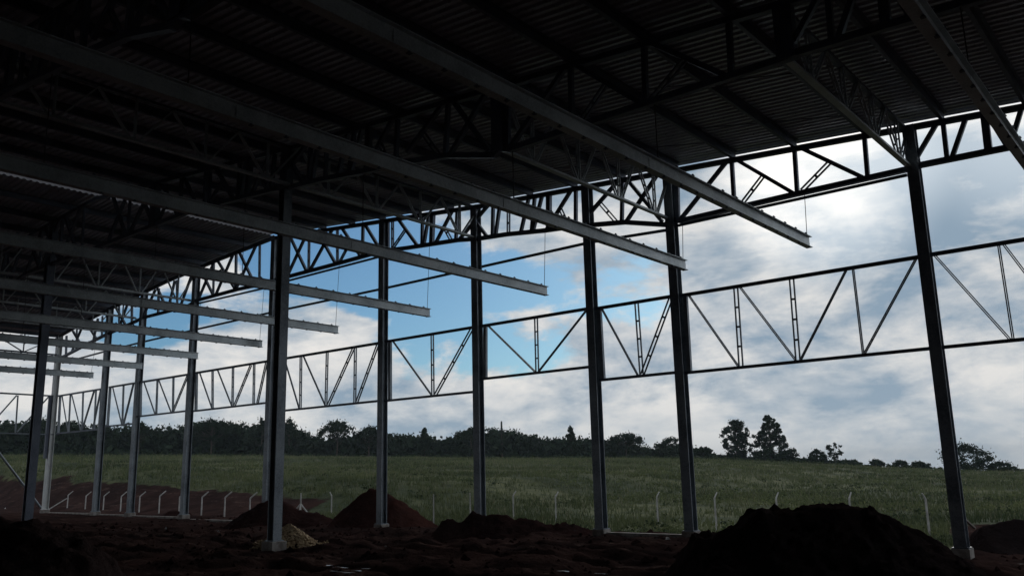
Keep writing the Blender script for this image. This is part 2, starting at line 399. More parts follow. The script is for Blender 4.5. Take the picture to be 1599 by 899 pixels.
for a, b, k in [((1464, 188), (1429, 250), 's'), ((1472, 187), (1479, 248), 's'), ((1509, 182), (1487, 245), 's'), ((1537, 178), (1544, 238), 'p'),
                ((1547, 188), (1572, 228), 's'), ((1596, 163), (1577, 228), 's'),
                ((1349, 206), (1355, 277), 's'), ((1240, 226), (1245, 302), 's'), ((1142, 243), (1147, 325), 's'), ((1247, 225), (1347, 277), 's'),
                ((1147, 244), (1238, 301), 's'), ((1297, 252), (1252, 298), 'd'), ((1193, 273), (1157, 320), 'd'), ((1136, 246), (1063, 342), 's'),
                ((1057, 262), (1059, 343), 's'), ((1028, 267), (978, 346), 's'), ((972, 276), (971, 347), 's'), ((966, 277), (915, 340), 's'),
                ((978, 276), (1034, 346), 's'), ((936, 316), (962, 346), 'd'),
                ((899, 289), (899, 352), 's'), ((893, 290), (854, 358), 's'), ((874, 324), (886, 350), 'd'), ((857, 298), (857, 358), 'p'), ((847, 298), (832, 362), 's'),
                ((835, 299), (830, 362), 's'), ((826, 300), (813, 364), 's'), ((794, 306), (794, 366), 'd'), ((781, 308), (774, 367), 's'), ((770, 310), (769, 368), 's'),
                ((764, 312), (718, 373), 's'), ((743, 346), (760, 369), 's'),
                ((714, 318), (712, 374), 's'), ((707, 320), (680, 380), 's'), ((692, 352), (704, 374), 'd'), ((676, 325), (674, 381), 'p'), ((670, 326), (662, 382), 's'),
                ((660, 328), (659, 383), 's'), ((621, 337), (652, 384), 's'), ((633, 359), (613, 388), 'd'), ((606, 338), (606, 389), 's'), ((613, 337), (613, 388), 'd'),
                ((567, 343), (566, 400), 's'), ((569, 344), (589, 382), 's'), ((527, 350), (527, 410), 'd'), ((496, 362), (523, 410), 's'), ((520, 352), (484, 422), 's'),
                ((548, 376), (531, 408), 'd'), ((533, 352), (563, 400), 's'), ((483, 358), (482, 422), 'd'), ((452, 364), (478, 422), 's'), ((480, 360), (450, 428), 's'),
                ((406, 372), (405, 442), 'd'), ((401, 374), (369, 450), 's'), ((373, 388), (398, 444), 's'), ((365, 393), (337, 460), 's'), ((339, 403), (367, 451), 's'),
                ((335, 407), (310, 467), 's'), ((312, 418), (333, 461), 's'), ((334, 408), (333, 460), 'd'), ((369, 392), (368, 450), 's'),
                ((301, 425), (281, 480), 's'), ((273, 438), (262, 485), 's'), ((276, 437), (277, 481), 'd'), ((243, 452), (223, 495), 's'), ((246, 450), (262, 486), 's'), ((248, 450), (247, 488), 's'),
                ((200, 472), (186, 512), 's'), ((181, 480), (196, 507), 's'), ((186, 477), (186, 512), 'd'), ((206, 468), (206, 504), 's'),
                ((153, 497), (146, 531), 's'), ((137, 507), (150, 528), 's'), ((160, 493), (159, 525), 'd'), ((128, 511), (112, 549), 's'), ((114, 517), (128, 541), 's'),
                ((120, 514), (120, 545), 'd'), ((104, 524), (103, 552), 's')]:
    mem(a, b, k)
x = -1.2
while x < 12:                         # out of the photo to the right
    MEM.append((x, rz(x)-.05, x, 7.98, 's')); MEM.append((x, rz(x)-.05, x+1.1, 7.98, 's')); x += 1.6
def member(mb, x0, z0, x1, z1, kind, y, flip=False):
    z0 = min(z0, rz(x0)-.03) if z0 > z1 else z0
    p, q = (x0, y, z0), (x1, y, z1)
    if kind == 's': mb.bar(p, q, .095, .09)
    elif kind == 'p': mb.bar(p, q, .15, .12)
    else:
        mb.bar(p, q, .03, .05, off=(.045, 0)); mb.bar(p, q, .03, .05, off=(-.045, 0))
        p, q = np.array(p), np.array(q); L = np.linalg.norm(q-p); n = max(2, int(L/.35))
        for i in range(1, n):
            c = p+(q-p)*i/n; e = (q-p)/L*.03
            mb.bar(c-e, c+e, .062, .02)
TR0 = None
def roof_truss(y, src=None):
    if src:
        c = link_copy(src, 'roof_truss', (0, y-YG, 0), W_)
        for ch in src.children: link_copy(ch, ch.name.split('.')[0], (0, 0, 0), c)
        return c
    mb = WB()
    X = sorted(set([-47.4]+[v for v in RX if -47.4 < v < 12]+[12.]), reverse=True)
    for a, b in zip(X, X[1:]):
        mb.bar((a, y, rz(a)-.055), (b, y, rz(b)-.055), .12, .13)
    tr = mb.build('roof_truss', 'dark_steel')
    mb = WB(); X = [12.]+sorted([v for v in BX], reverse=True)
    for a, b in zip(X, X[1:]): mb.bar((a, y, bz(a)), (b, y, bz(b)), .12, .12)
    mb.build('bottom_chord', 'dark_steel', tr)
    for q in MEM:
        mb = WB(); member(mb, *q, y); mb.build('web_member', 'dark_steel', tr)
    return tr
TR0 = roof_truss(YG)
TRM = roof_truss(YM, TR0); TRN = roof_truss(YN, TR0)
# heavy posts of the interior truss
for x in (-4.65, -10.75, -18.0, -24.7, -31.9):
    for y in (YM, YN):
        WB().box((x-.15, y-.1, bz(x)-.05), (x+.15, y+.1, rz(x)-.12)).build('truss_post', 'dark_steel')

# tie line just under the gable truss and the level tie lower down
def tie(pts, y, w=.06, h=.07, name='tie_bar'):
    mb = WB()
    P = [(*G(*p),) for p in pts]
    for (a, b), (c, d_) in zip(P, P[1:]): mb.bar((a, y, b), (c, y, d_), w, h)
    return mb.build(name, 'dark_steel')
tie([(1416, 273), (1058, 352)], YG+.02)
tie([(591, 401), (446, 439)], YG+.02); tie([(420, 448), (307, 474)], YG+.02)
tie([(1049, 355), (918, 376), (745, 415), (598, 448), (425, 485), (302, 513), (213, 534), (165, 546), (92, 566)], YG+.19, .07, .07)

# lattice purlin girders along Y at the columns ---------------------
def lattice(x, zb, y0, y1, n=4, mat='beam'):
    zt = rz(x)-.08
    t_ = WB().bar((x, y0, zb), (x, y1, zb), .12, .05, up=(0, 0, 1)).bar((x-.055, y0, zb+.04), (x-.055, y1, zb+.04), .012, .08, up=(0, 0, 1)).build('lattice_girder', mat)
    WB().bar((x, y0, zt), (x, y1, zt), .12, .06, up=(0, 0, 1)).build('top_chord', 'dark_steel', t_)
    for i in range(n):
        yc = y0+(y1-y0)*(i+.62)/n; h = (y1-y0)/n*.5
        for dy in (-h, 0, h):
            mb = WB(); p, q = np.array((x, yc+dy*.12, zb+.03)), np.array((x, yc+dy, zt-.03))
            mb.bar(p, q, .03, .035, up=(1, 0, 0), off=(0, .03)); mb.bar(p, q, .03, .035, up=(1, 0, 0), off=(0, -.03))
            for k in (.25, .5, .75): c = p+(q-p)*k; e = (q-p)*.02; mb.bar(c-e, c+e, .02, .07, up=(1, 0, 0))
            mb.build('web_member', mat, t_)
    return t_
for x, zb in ((-4.7, 8.17), (-10.8, 8.22), (-17.75, 9.04), (-34.4, 9.36), (-39.2, 9.2), (-42.2, 8.93)):
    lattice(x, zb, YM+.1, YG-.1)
    if x < -17: lattice(x, zb, YN+.1, YM-.1)

# purlins, roof sheets ----------------------------------------------
pxs = [-.7, -2.3, -3.9, -5.55, -7.24, -8.85]
x = -10.5
while x > -47.6: pxs.append(x); x -= 1.66
x = 1.
while x < 18: pxs.append(x); x += 1.6
for x in pxs:
    if abs(x+28.7) < .3: continue
    z = rz(x)
    mb = WB()
    mb.box((x-.004, -26, z), (x+.004, YG+.12, z+PUR-.012)); mb.box((x-.075, -26, z), (x-.0045, YG+.12, z+.008)); mb.box((x+.0045, -26, z+PUR-.022), (x+.075, YG+.12, z+PUR-.014))
    mb.box((x-.075, -26, z+.0085), (x-.069, YG+.12, z+.03))
    mb.build('purlin', 'dark_steel')  # darker steel carries the shade under the roof in its colour
def corrug(x0, x1, name='roof_sheet'):
    xsr = sorted(set([x0, x1]+[v for v in RX if x0 < v < x1]))
    prof = []; y = -26.
    while y < YG+.28:
        prof += [(y, 0), (y+.06, 0), (y+.10, .045), (y+.14, .045), (y+.18, 0)]; y += .2
    mb = WB(); n = len(prof)
    vs = [(xx, yy, rz(xx)+PUR+zz) for xx in xsr for yy, zz in prof]
    fs = [(i*n+k, i*n+k+1, (i+1)*n+k+1, (i+1)*n+k) for i in range(len(xsr)-1) for k in range(n-1)]
    mb.add(vs, fs); return mb.build(name, 'roof')
R1 = corrug(-48.3, -29.1); R2 = corrug(-28.5, 18)
mb = WB(); z0, z1 = rz(-29.6)+PUR+.05, rz(-28.7)+PUR+.06
mb.add([(-29.25, -26, z0), (-28.4, -26, z1), (-28.4, YG+.2, z1), (-29.25, YG+.2, z0)], [(0, 1, 2, 3)]); mb.build('ridge_light_strip', 'ridge')
for nm, a0, a1 in (('rear_wall_sheet', -47.5, 18.), ('side_wall_sheet', -26., 6.)):  # out-of-view cladding, added to cut light from behind and from the right
    mb = WB(); P = []; u = a0
    while u < a1: P += [(u, 0), (u+.06, 0), (u+.10, .04), (u+.14, .04), (u+.18, 0)]; u += .2
    n = len(P)
    if nm[0] == 'r': vs = [(u, -26+w_, 0.) for u, w_ in P]+[(u, -26+w_, rz(u)) for u, w_ in P]
    else: vs = [(18+w_, u, -.4) for u, w_ in P]+[(18+w_, u, rz(18)) for u, w_ in P]
    mb.add(vs, [(k, k+1, n+k+1, n+k) for k in range(n-1)]); mb.build(nm, 'roof')
# thin sag rods between purlins
for y in (14.8, 17.6):
    for x0, x1 in ((-8.8, -5.6), (-12.1, -8.9), (-15.5, -12.2)):
        WB().tube([(x0, y, rz(x0)+.05), (x1, y+1.1, rz(x1)+.05)], [.012, .012], 6).build('sag_rod', 'dark_steel')

# wall girders, bay by bay ------------------------------------------
def wall_girder(top, bot, webs, kinds, posts=()):
    (tx0, tz0), (tx1, tz1) = G(*top[0]), G(*top[1]); (bx0, bz0), (bx1, bz1) = G(*bot[0]), G(*bot[1])
    zt, zb = (tz0+tz1)/2, (bz0+bz1)/2
    tx0 += .07; tx1 -= .07; bx0 += .10; bx1 -= .10
    g_ = WB().bar((tx0, YG, zt), (tx1, YG, zt), .08, .09).build('wall_girder', 'dark_steel')
    WB().bar((bx0, YG, zb), (bx1, YG, zb), .07, .09).build('bottom_chord', 'dark_steel', g_)
    for (a, b), k in zip(webs, kinds):
        (x0, z0), (x1, z1) = G(*a), G(*b)
        z0 = zt-.035 if abs(z0-zt) < abs(z0-zb) else zb+.03; z1 = zb+.03 if abs(z1-zb) < abs(z1-zt) else zt-.035
        mb = WB()
        if k == 'p': mb.bar((x0, YG, z0), (x1, YG, z1), .11, .09)
        else:
            w = .03 if k == 'd' else .02
            o = .05 if k == 'd' else .017
            mb.bar((x0, YG, z0), (x1, YG, z1), w, .04, off=(o, 0)); mb.bar((x0, YG, z0), (x1, YG, z1), w, .04, off=(-o, 0))
            if k == 'd':
                p, q = np.array((x0, YG, z0)), np.array((x1, YG, z1))
                for i in range(1, 4): c = p+(q-p)*i/4; e = (q-p)*.012; mb.bar(c-e, c+e, .075, .02)
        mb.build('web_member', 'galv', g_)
wall_girder([(1700, 357), (1448, 399)], [(1700, 517), (1474, 544)], [((1460, 400), (1577, 531)), ((1559, 380), (1582, 529)), ((1567, 379), (1672, 520))], 'sss')
wall_girder([(1430, 402), (1066, 461)], [(1449, 546), (1075, 580)],
            [((1430, 403), (1350, 553)), ((1332, 419), (1348, 553)), ((1321, 421), (1250, 561)), ((1236, 435), (1246, 561)), ((1156, 448), (1243, 562)),
             ((1149, 450), (1157, 570)), ((1076, 462), (1153, 571)), ((1070, 462), (1077, 579))], 'sssdsdsp')
wall_girder([(1049, 463), (933, 481)], [(1056, 582), (941, 592)], [((1048, 470), (1003, 586)), ((994, 473), (1002, 586)), ((940, 482), (996, 586)), ((936, 483), (942, 592))], 'ddsp')
wall_girder([(917, 482), (752, 509)], [(920, 573), (754, 591)], [((916, 489), (841, 580)), ((837, 497), (839, 580)), ((763, 511), (836, 580)), ((758, 511), (758, 590))], 'sdsp')
wall_girder([(738, 511), (604, 533)], [(738, 612), (604, 625)], [((737, 518), (680, 616)), ((675, 524), (676, 616)), ((614, 535), (674, 616)), ((609, 536), (609, 625))], 'ddsp')
wall_girder([(590, 535), (440, 561)], [(589, 626), (440, 641)], [((590, 552), (557, 629)), ((555, 544), (554, 629)), ((552, 545), (512, 633)), ((511, 551), (509, 633)), ((474, 558), (508, 633)), ((470, 558), (469, 637)), ((444, 577), (467, 637))], 'ddddsds')
wall_girder([(418, 564), (304, 582)], [(418, 629), (302, 641)], [((416, 570), (402, 631)), ((397, 568), (396, 631)), ((392, 569), (366, 634)), ((364, 573), (363, 634)), ((340, 577), (362, 634)), ((332, 579), (332, 637)), ((312, 582), (331, 637)), ((307, 583), (306, 640))], 'ddddsdsp')
wall_girder([(293, 585), (220, 596)], [(293, 641), (216, 650)], [((293, 590), (270, 643)), ((271, 588), (270, 643)), ((248, 592), (267, 644)), ((246, 592), (244, 647)), ((225, 597), (242, 647)), ((220, 597), (219, 649))], 'ddsdsp')
wall_girder([(210, 597), (172, 605)], [(204, 660), (165, 667)], [((208, 605), (193, 662)), ((193, 602), (191, 662)), ((176, 605), (190, 663)), ((172, 606), (168, 665))], 'ddsp')
wall_girder([(158, 607), (92, 618)], [(156, 669), (90, 677)], [((157, 613), (145, 670)), ((150, 609), (147, 670)), ((147, 610), (128, 672)), ((130, 612), (128, 672)), ((112, 615), (126, 672)), ((110, 616), (107, 674)), ((97, 618), (106, 675)), ((94, 618), (91, 677))], 'ddddsdsp')
# the far side wall, seen end on at the left
def S(px, py): q = on(px, py, 0, -47.5); return q[1], q[2]
def side(name, segs, w, mat='galv'):
    mb = WB()
    for a, b in segs:
        (y0, z0), (y1, z1) = S(*a), S(*b); mb.bar((-47.5, y0, z0), (-47.5, y1, z1), w, .08, up=(1, 0, 0))
    return mb.build(name, mat)
sg = side('side_wall_girder', [((-60, 610), (84, 618))], .08)
for a, b in (((-60, 674), (84, 678)), ((28, 617), (24, 675)), ((26, 617), (-14, 662)), ((76, 619), (27, 674)), ((-18, 613), (-26, 674))):
    (y0, z0), (y1, z1) = S(*a), S(*b)
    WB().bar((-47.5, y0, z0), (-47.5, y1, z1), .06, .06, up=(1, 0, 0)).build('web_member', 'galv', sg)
(y0, z0) = S(79, 618)
WB().bar((-47.5, y0, z0), (-47.5, y0, z0-3.2), .16, .12, up=(1, 0, 0)).build('side_post', 'dark_steel')
eg = WB().bar((-47.5, -26, rz(-47.5)-.06), (-47.5, YG, rz(-47.5)-.06), .16, .14, up=(1, 0, 0)).build('eave_girder', 'dark_steel')
zl = S(20, 548)[1]
WB().bar((-47.5, -26, zl), (-47.5, YG, zl), .08, .08, up=(1, 0, 0)).build('bottom_chord', 'dark_steel', eg)
y = YG
while y > -14:
    for a, b in ((y, y-1.75), (y-3.5, y-1.75), (y-1.75, y-1.75)):
        WB().bar((-47.5, a, rz(-47.5)-.1), (-47.5, b, zl), .05, .06, up=(1, 0, 0)).build('web_member', 'galv', eg)
    y -= 3.5
(y0, z0), (y1, z1) = S(-30, 672), S(65, 792)
WB().tube([(-47.35, y0, z0), (-47.35, y1-.1, z1)], [.06, .06], 8).build('diagonal_brace', 'galv')

# grade beams along the wall line
for a, b in (((555, 824), (592, 826)), ((606, 826), (740, 833)), ((950, 830), (1076, 834))):
    p, q = on(*a, 1, YG+.05), on(*b, 1, YG+.05)
    WB().box((p[0], YG-.03, -.30), (q[0], YG+.13, (p[2]+q[2])/2)).build('grade_beam', 'concrete', bevel=.01)
WB().box((-4.35, 19.6, -.6), (3., 19.78, on(1550, 879, 1, 19.6)[2])).build('grade_beam', 'concrete', bevel=.01)
for a, b in ((-47.2, -42.3), (-41.8, -39), (-38.5, -34.5), (-34., -28.5)):
    WB().box((a, YG-.03, -.3), (b, YG+.13, float(np.interp((a+b)/2, WX, WZ))+.06)).build('grade_beam', 'concrete', bevel=.01)

# ------------------------------------------------------------------ hanging beams
ENDS = [(-2.1, None), (-7.12, (1252, 305)), (-10.42, (1061, 350)), (-14.98, (851, 392)), (-19.83, (668, 430)), (-24.5, (526, 410)), (-29.15, (408, 448)), (-33.8, None), (-38.5, None), (-43.3, None)]
ORD = ['nearest hanging I-beam, running overhead across the top right corner of the photo', 'hanging I-beam whose free end points at the bright cloud right of the second big column',
       'long hanging I-beam ending in front of the second column from the right', 'hanging I-beam ending against blue sky between the third and fourth columns from the right',
       'hanging I-beam ending left of the fourth column from the right, over blue sky', 'hanging I-beam passing behind the broad interior column and ending just right of it over cloud',
       'hanging I-beam that ends just left of the broad interior column', 'hanging I-beam whose end stops at the first thin column left of the broad one',
       'second lowest hanging I-beam, at far left', 'lowest and farthest hanging I-beam at the left edge']
stud_src = None
for i, (x, top) in enumerate(ENDS):
    o = empty('hanging_beam', (x, YG, 6.88)); tag(o, ORD[i], 'steel beam', 'I-beams hanging under the roof')
    h, w, tf = .27, .15, .014
    y1 = 0. if i else .25
    L = 36
    sec = [(-w/2, -h/2), (w/2, -h/2), (w/2, -h/2+tf), (.006, -h/2+tf), (.006, h/2-tf), (w/2, h/2-tf), (w/2, h/2), (-w/2, h/2), (-w/2, h/2-tf), (-.006, h/2-tf), (-.006, -h/2+tf), (-w/2, -h/2+tf)]
    ext = (.25 if i == 0 else 0.)
    segs = [ext-7.4, -6.1, -6.1, -6.1, -6.1]; yy = ext
    for k, s_ in enumerate((7.3, 6., 6., 6., 8.)):
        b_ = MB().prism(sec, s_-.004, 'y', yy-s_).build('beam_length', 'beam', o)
        if k:
            MB().box((.0075, yy-.14, -.10), (.0155, yy+.14, .10)).box((-.0155, yy-.14, -.10), (-.0075, yy+.14, .10)).build('splice_plate', 'beam', o)
        yy -= s_
    if stud_src is None:
        mb = MB().tube([(0, 0, -.0), (0, 0, .035)], [.022, .02], 6); mb.box((-.03, -.03, 0), (.03, .03, .012))
        stud_me = mb.build('clip', 'dark_steel', o); stud_src = stud_me
    for k in range(22):
        yk = ext-.35-k*.62
        for side_, zz, fl in ((.06, h/2+.001, 0), (-.06, h/2+.001, .3), (.06, -h/2-.036, .15)):
            if k == 0 and i == 0 and zz > 0 and fl == 0: stud_src.location = (side_, yk, zz); continue
            link_copy(stud_src, 'clip', (side_, yk+fl, zz), o)
    # hanger wires: one at the free end, one at each roof truss
    zt = bz(x)-6.88
    mb = MB().tube([(0, -.12, h/2), (0, .0, zt)], [.008, .008], 6); mb.build('hanger_wire', 'wire', o)
    zt = bz(x)-6.88
    MB().tube([(0, YM-YG, h/2), (0, YM-YG, zt)], [.010, .010], 6).build('hanger_wire', 'wire', o)
    MB().tube([(0, YN-YG, h/2), (0, YN-YG, zt)], [.010, .010], 6).build('hanger_wire', 'wire', o)

# ------------------------------------------------------------------ soil mounds
RH = np.array([RT[0], RT[1]]); RH = RH/np.linalg.norm(RH); FH = np.array([FW[0], FW[1]]); FH = FH/np.linalg.norm(FH)
def mound(name, prof, dep, back, front, mat, label, cat, res=.12, rough=.12, seed=0, base=-.3, peak_lift=0.):
    """ridge line given by (px, py) points at one distance from the camera; slopes fall away before and behind it"""
    P = [on_depth(px, py, dep) for px, py in prof]
    s = np.array([q[0]*RH[0]+q[1]*RH[1] for q in P]); zt = np.array([q[2] for q in P])
    tdep = float(np.mean([q[0]*FH[0]+q[1]*FH[1] for q in P]))
    S_ = np.arange(s[0]-.6, s[-1]+.6+res, res); T = np.arange(-front, back+res, res)
    SS, TT = np.meshgrid(S_, T)
    WXp = SS*RH[0]+(tdep+TT)*FH[0]; WYp = SS*RH[1]+(tdep+TT)*FH[1]
    zr = np.interp(SS, s, zt)
    gr = height(WXp, WYp)-.12
    edge = sstep(s[0]-.6, s[0]+.5, SS)*sstep(s[-1]+.6, s[-1]-.5, SS)
    wob = 1+.25*fbm(SS*.5+seed, TT*.5, 3)
    u = np.where(TT < 0, -TT/front, TT/back)*wob
    prof_ = np.clip(1-u, 0, 1)**1.15; prof_ = np.where(u < .12, 1-u*u*3, prof_*1.04)
    prof_ = np.clip(prof_, 0, 1)
    hh = np.maximum(zr-gr, 0)*edge*prof_
    n_ = fbm(SS*1.3+seed*3.1, TT*1.3+seed, 5, .6)*rough*np.clip(hh*3, 0, 1)
    Z = gr+hh+n_*1.0+(.045*np.abs(fbm(SS*4+seed, TT*4, 4, .65))+.055*fbm(SS*9+seed, TT*9, 3, .75)+.05*np.maximum(fbm(SS*6+seed*2, TT*6, 2, .6)-.22, 0)*4)*np.clip(hh*4, 0, 1)
    c = np.array([WXp.mean(), WYp.mean(), float(np.min(gr))])
    V = np.stack([WXp-c[0], WYp-c[1], Z-c[2]], -1).reshape(-1, 3)
    ny_, nx_ = SS.shape; idx = np.arange(nx_*ny_).reshape(ny_, nx_)
    q = np.stack([idx[:-1, :-1], idx[:-1, 1:], idx[1:, 1:], idx[1:, :-1]], -1).reshape(-1, 4)
    keep = (hh.reshape(-1) > .004)[q].any(1); q = q[keep]
    me = bpy.data.meshes.new(name); me.from_pydata(V.tolist(), [], q.tolist()); me.update(); me.materials.append(M[mat])
    me.polygons.foreach_set('use_smooth', [True]*len(me.polygons))
    o = bpy.data.objects.new(name, me); COL.objects.link(o); o.location = c; tag(o, label, cat, 'heaps of excavated soil'); return o
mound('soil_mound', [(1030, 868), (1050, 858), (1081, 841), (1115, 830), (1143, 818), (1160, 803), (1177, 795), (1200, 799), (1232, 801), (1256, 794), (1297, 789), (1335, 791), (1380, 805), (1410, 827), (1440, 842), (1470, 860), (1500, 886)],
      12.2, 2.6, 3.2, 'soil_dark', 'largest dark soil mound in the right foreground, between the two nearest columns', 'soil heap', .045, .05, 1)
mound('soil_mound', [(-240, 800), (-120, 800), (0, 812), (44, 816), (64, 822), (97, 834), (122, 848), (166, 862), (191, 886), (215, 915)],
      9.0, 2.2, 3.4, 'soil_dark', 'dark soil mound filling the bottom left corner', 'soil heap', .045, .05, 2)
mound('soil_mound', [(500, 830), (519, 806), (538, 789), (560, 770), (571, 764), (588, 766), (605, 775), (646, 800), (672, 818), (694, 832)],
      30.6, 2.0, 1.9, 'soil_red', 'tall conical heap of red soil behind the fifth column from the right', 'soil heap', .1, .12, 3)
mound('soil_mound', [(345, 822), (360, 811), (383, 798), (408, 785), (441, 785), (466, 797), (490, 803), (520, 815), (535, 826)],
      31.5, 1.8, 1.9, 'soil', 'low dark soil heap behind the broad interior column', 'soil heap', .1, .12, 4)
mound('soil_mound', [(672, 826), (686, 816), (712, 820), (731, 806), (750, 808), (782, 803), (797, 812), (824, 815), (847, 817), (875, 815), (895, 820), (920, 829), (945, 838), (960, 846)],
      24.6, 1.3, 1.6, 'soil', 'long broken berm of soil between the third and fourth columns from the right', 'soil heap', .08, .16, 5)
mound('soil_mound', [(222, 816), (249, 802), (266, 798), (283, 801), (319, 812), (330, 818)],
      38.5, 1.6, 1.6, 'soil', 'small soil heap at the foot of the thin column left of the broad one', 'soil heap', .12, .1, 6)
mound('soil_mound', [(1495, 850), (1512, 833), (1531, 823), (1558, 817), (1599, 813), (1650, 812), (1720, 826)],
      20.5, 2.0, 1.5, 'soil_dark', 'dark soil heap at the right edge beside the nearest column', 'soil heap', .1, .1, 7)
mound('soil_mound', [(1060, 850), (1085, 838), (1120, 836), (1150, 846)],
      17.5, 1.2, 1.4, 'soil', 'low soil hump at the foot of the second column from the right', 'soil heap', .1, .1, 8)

# clods scattered on the site: uncountable
rs = random.Random(5)
mb = MB()
for k in range(3600):
    x = rs.uniform(-34, 1); y = rs.uniform(8.5, 24)
    if rs.random() > .35+.9*abs(float(fbm(np.array(x*.4), np.array(y*.4), 3)))*2: continue
    z = float(height(x, y)); r = rs.uniform(.02, .07)*(2.2 if rs.random() < .08 else 1)
    v = [(x+r*rs.uniform(.6, 1.3)*a, y+r*rs.uniform(.6, 1.3)*b, z+r*rs.uniform(.5, 1)*c) for a, b, c in ((1, 0, 0), (0, 1, 0), (-1, 0, 0), (0, -1, 0), (0, 0, 1), (0, 0, -1))]
    mb.add(v, [(0, 1, 4), (1, 2, 4), (2, 3, 4), (3, 0, 4), (1, 0, 5), (2, 1, 5), (3, 2, 5), (0, 3, 5)])
o = mb.build('soil_clods', 'soil'); tag(o, 'loose clods of soil scattered over the dirt floor', 'clods', kind='stuff')

# stone heap at the interior column
ctr = on(452, 850, 2, .0)
sh = MB()
for k in range(1500):
    a = rs.uniform(0, 2*math.pi); q = rs.random()**.6
    rr = q*.85; x = -18.55+math.cos(a)*rr*1.0; y = 13.7+math.sin(a)*rr*.8
    z = .03+.52*max(0, 1-q)**.9; r = rs.uniform(.03, .065)
    v = [(x+r*rs.uniform(.6, 1.3)*A, y+r*rs.uniform(.6, 1.3)*B, z+r*rs.uniform(.5, 1)*C_) for A, B, C_ in ((1, 0, 0), (0, 1, 0), (-1, 0, 0), (0, -1, 0), (0, 0, 1), (0, 0, -1))]
    sh.add(v, [(0, 1, 4), (1, 2, 4), (2, 3, 4), (3, 0, 4), (1, 0, 5), (2, 1, 5), (3, 2, 5), (0, 3, 5)])
for k in range(420):
    a = rs.uniform(0, 2*math.pi); rr = rs.uniform(.6, 1.1); x = -18.55+math.cos(a)*rr; y = 13.7+math.sin(a)*rr*.8
    z = float(height(x, y))+.02; r = rs.uniform(.02, .045)
    v = [(x+r*A, y+r*B, z+r*.7*C_) for A, B, C_ in ((1, 0, 0), (0, 1, 0), (-1, 0, 0), (0, -1, 0), (0, 0, 1), (0, 0, -1))]
    sh.add(v, [(0, 1, 4), (1, 2, 4), (2, 3, 4), (3, 0, 4), (1, 0, 5), (2, 1, 5), (3, 2, 5), (0, 3, 5)])
tag(sh.build('stone_heap', 'stone'), 'heap of pale yellow broken stone behind the broad interior column', 'stone heap')

# puddle, planks, scraps
def at_ground(px, py):
    q = on(px, py, 2, 0.)
    for _ in range(6): q = on(px, py, 2, float(height(q[0], q[1])))
    return q
def flat_blob(name, px, py, rx, ry, mat, label, cat, lift=.02, kind=None, seed=0, thick=.012):
    c = at_ground(px, py); r2 = random.Random(seed); n = 30
    ring = []
    for k in range(n):
        a = 2*math.pi*k/n; rr = 1+.35*math.sin(3*a+seed)+.2*math.sin(5*a+2*seed)+r2.uniform(-.12, .12)
        ring.append((rx*rr*math.cos(a), ry*rr*math.sin(a)))
    zmax = max(float(height(c[0]+a, c[1]+b)) for a, b in ring)
    mb = MB().prism(ring, thick, 'z', 0); o = mb.build(name, mat); o.location = (c[0], c[1], c[2]+lift)
    tag(o, label, cat, kind=kind); return o
for k, (a, b, c, d_) in enumerate([(515, 884, .10, .05), (530, 887, .16, .06), (548, 884, .10, .04), (556, 892, .15, .05), (572, 889, .08, .04), (540, 895, .16, .05), (585, 896, .10, .04), (520, 893, .08, .03), (1005, 850, .6, .06), (880, 893, .12, .04), (940, 897, .12, .03)]):
    flat_blob('puddle', a, b, c, d_, 'puddle', None, None, .012, 'structure', k)
def scrap(px, py, s, label, seed):
    c = at_ground(px, py); r2 = random.Random(seed); mb = MB(); n = 7
    vs = [(s*r2.uniform(-1, 1), s*r2.uniform(-.6, .6), s*r2.uniform(0, .9)) for _ in range(n)]
    vs += [(0, 0, s*.9), (s, 0, .0), (-s, 0, 0), (0, s*.5, 0), (0, -s*.5, 0)]
    fs = [(7, 8, 10), (7, 10, 9), (7, 9, 11), (7, 11, 8), (0, 1, 7), (1, 2, 8), (2, 3, 10), (3, 4, 9)]
    mb.add(vs, fs); o = mb.build('white_scrap', 'white'); o.location = (c[0], c[1], c[2]+.02); tag(o, label, 'litter', 'white scraps on the dirt')
scrap(341, 831, .07, 'crumpled white scrap on the dirt left of the broad column', 1)
scrap(8, 794, .12, 'white scrap lying at the far left edge', 2)
scrap(259, 826, .08, 'white scrap on the dirt below the small soil heap', 3)
scrap(602, 854, .04, 'tiny white scrap on the dirt below the fifth column from the right', 4)
scrap(893, 823, .05, 'white scrap on top of the broken berm', 5)
scrap(1043, 843, .07, 'white scrap on wet ground left of the second column from the right', 6)
def plank(a, b, za, zb, w, h, label, mat='timber'):
    p, q = on_depth(*a, za), on_depth(*b, zb); c = (p+q)/2
    mb = MB().bar(p-c, q-c, w, h, up=(0, 0, 1)); o = mb.build('timber_batten', mat, bevel=.004); o.location = c; tag(o, label, 'batten', 'battens lying on the site')
plank((1434, 852), (1482, 899), 12.4, 10.9, .035, .035, 'thin pale batten leaning down the right side of the largest soil mound')
plank((1504, 808), (1522, 824), 20.0, 20.4, .06, .04, 'short pale batten sticking out beside the nearest column')
plank((1030, 852), (1068, 855), 21.5, 20.8, .1, .05, 'pale batten on the ground left of the second column from the right')
plank((205, 814), (226, 812), 37, 37.3, .1, .06, 'pale batten by the foot of a thin column at the left')

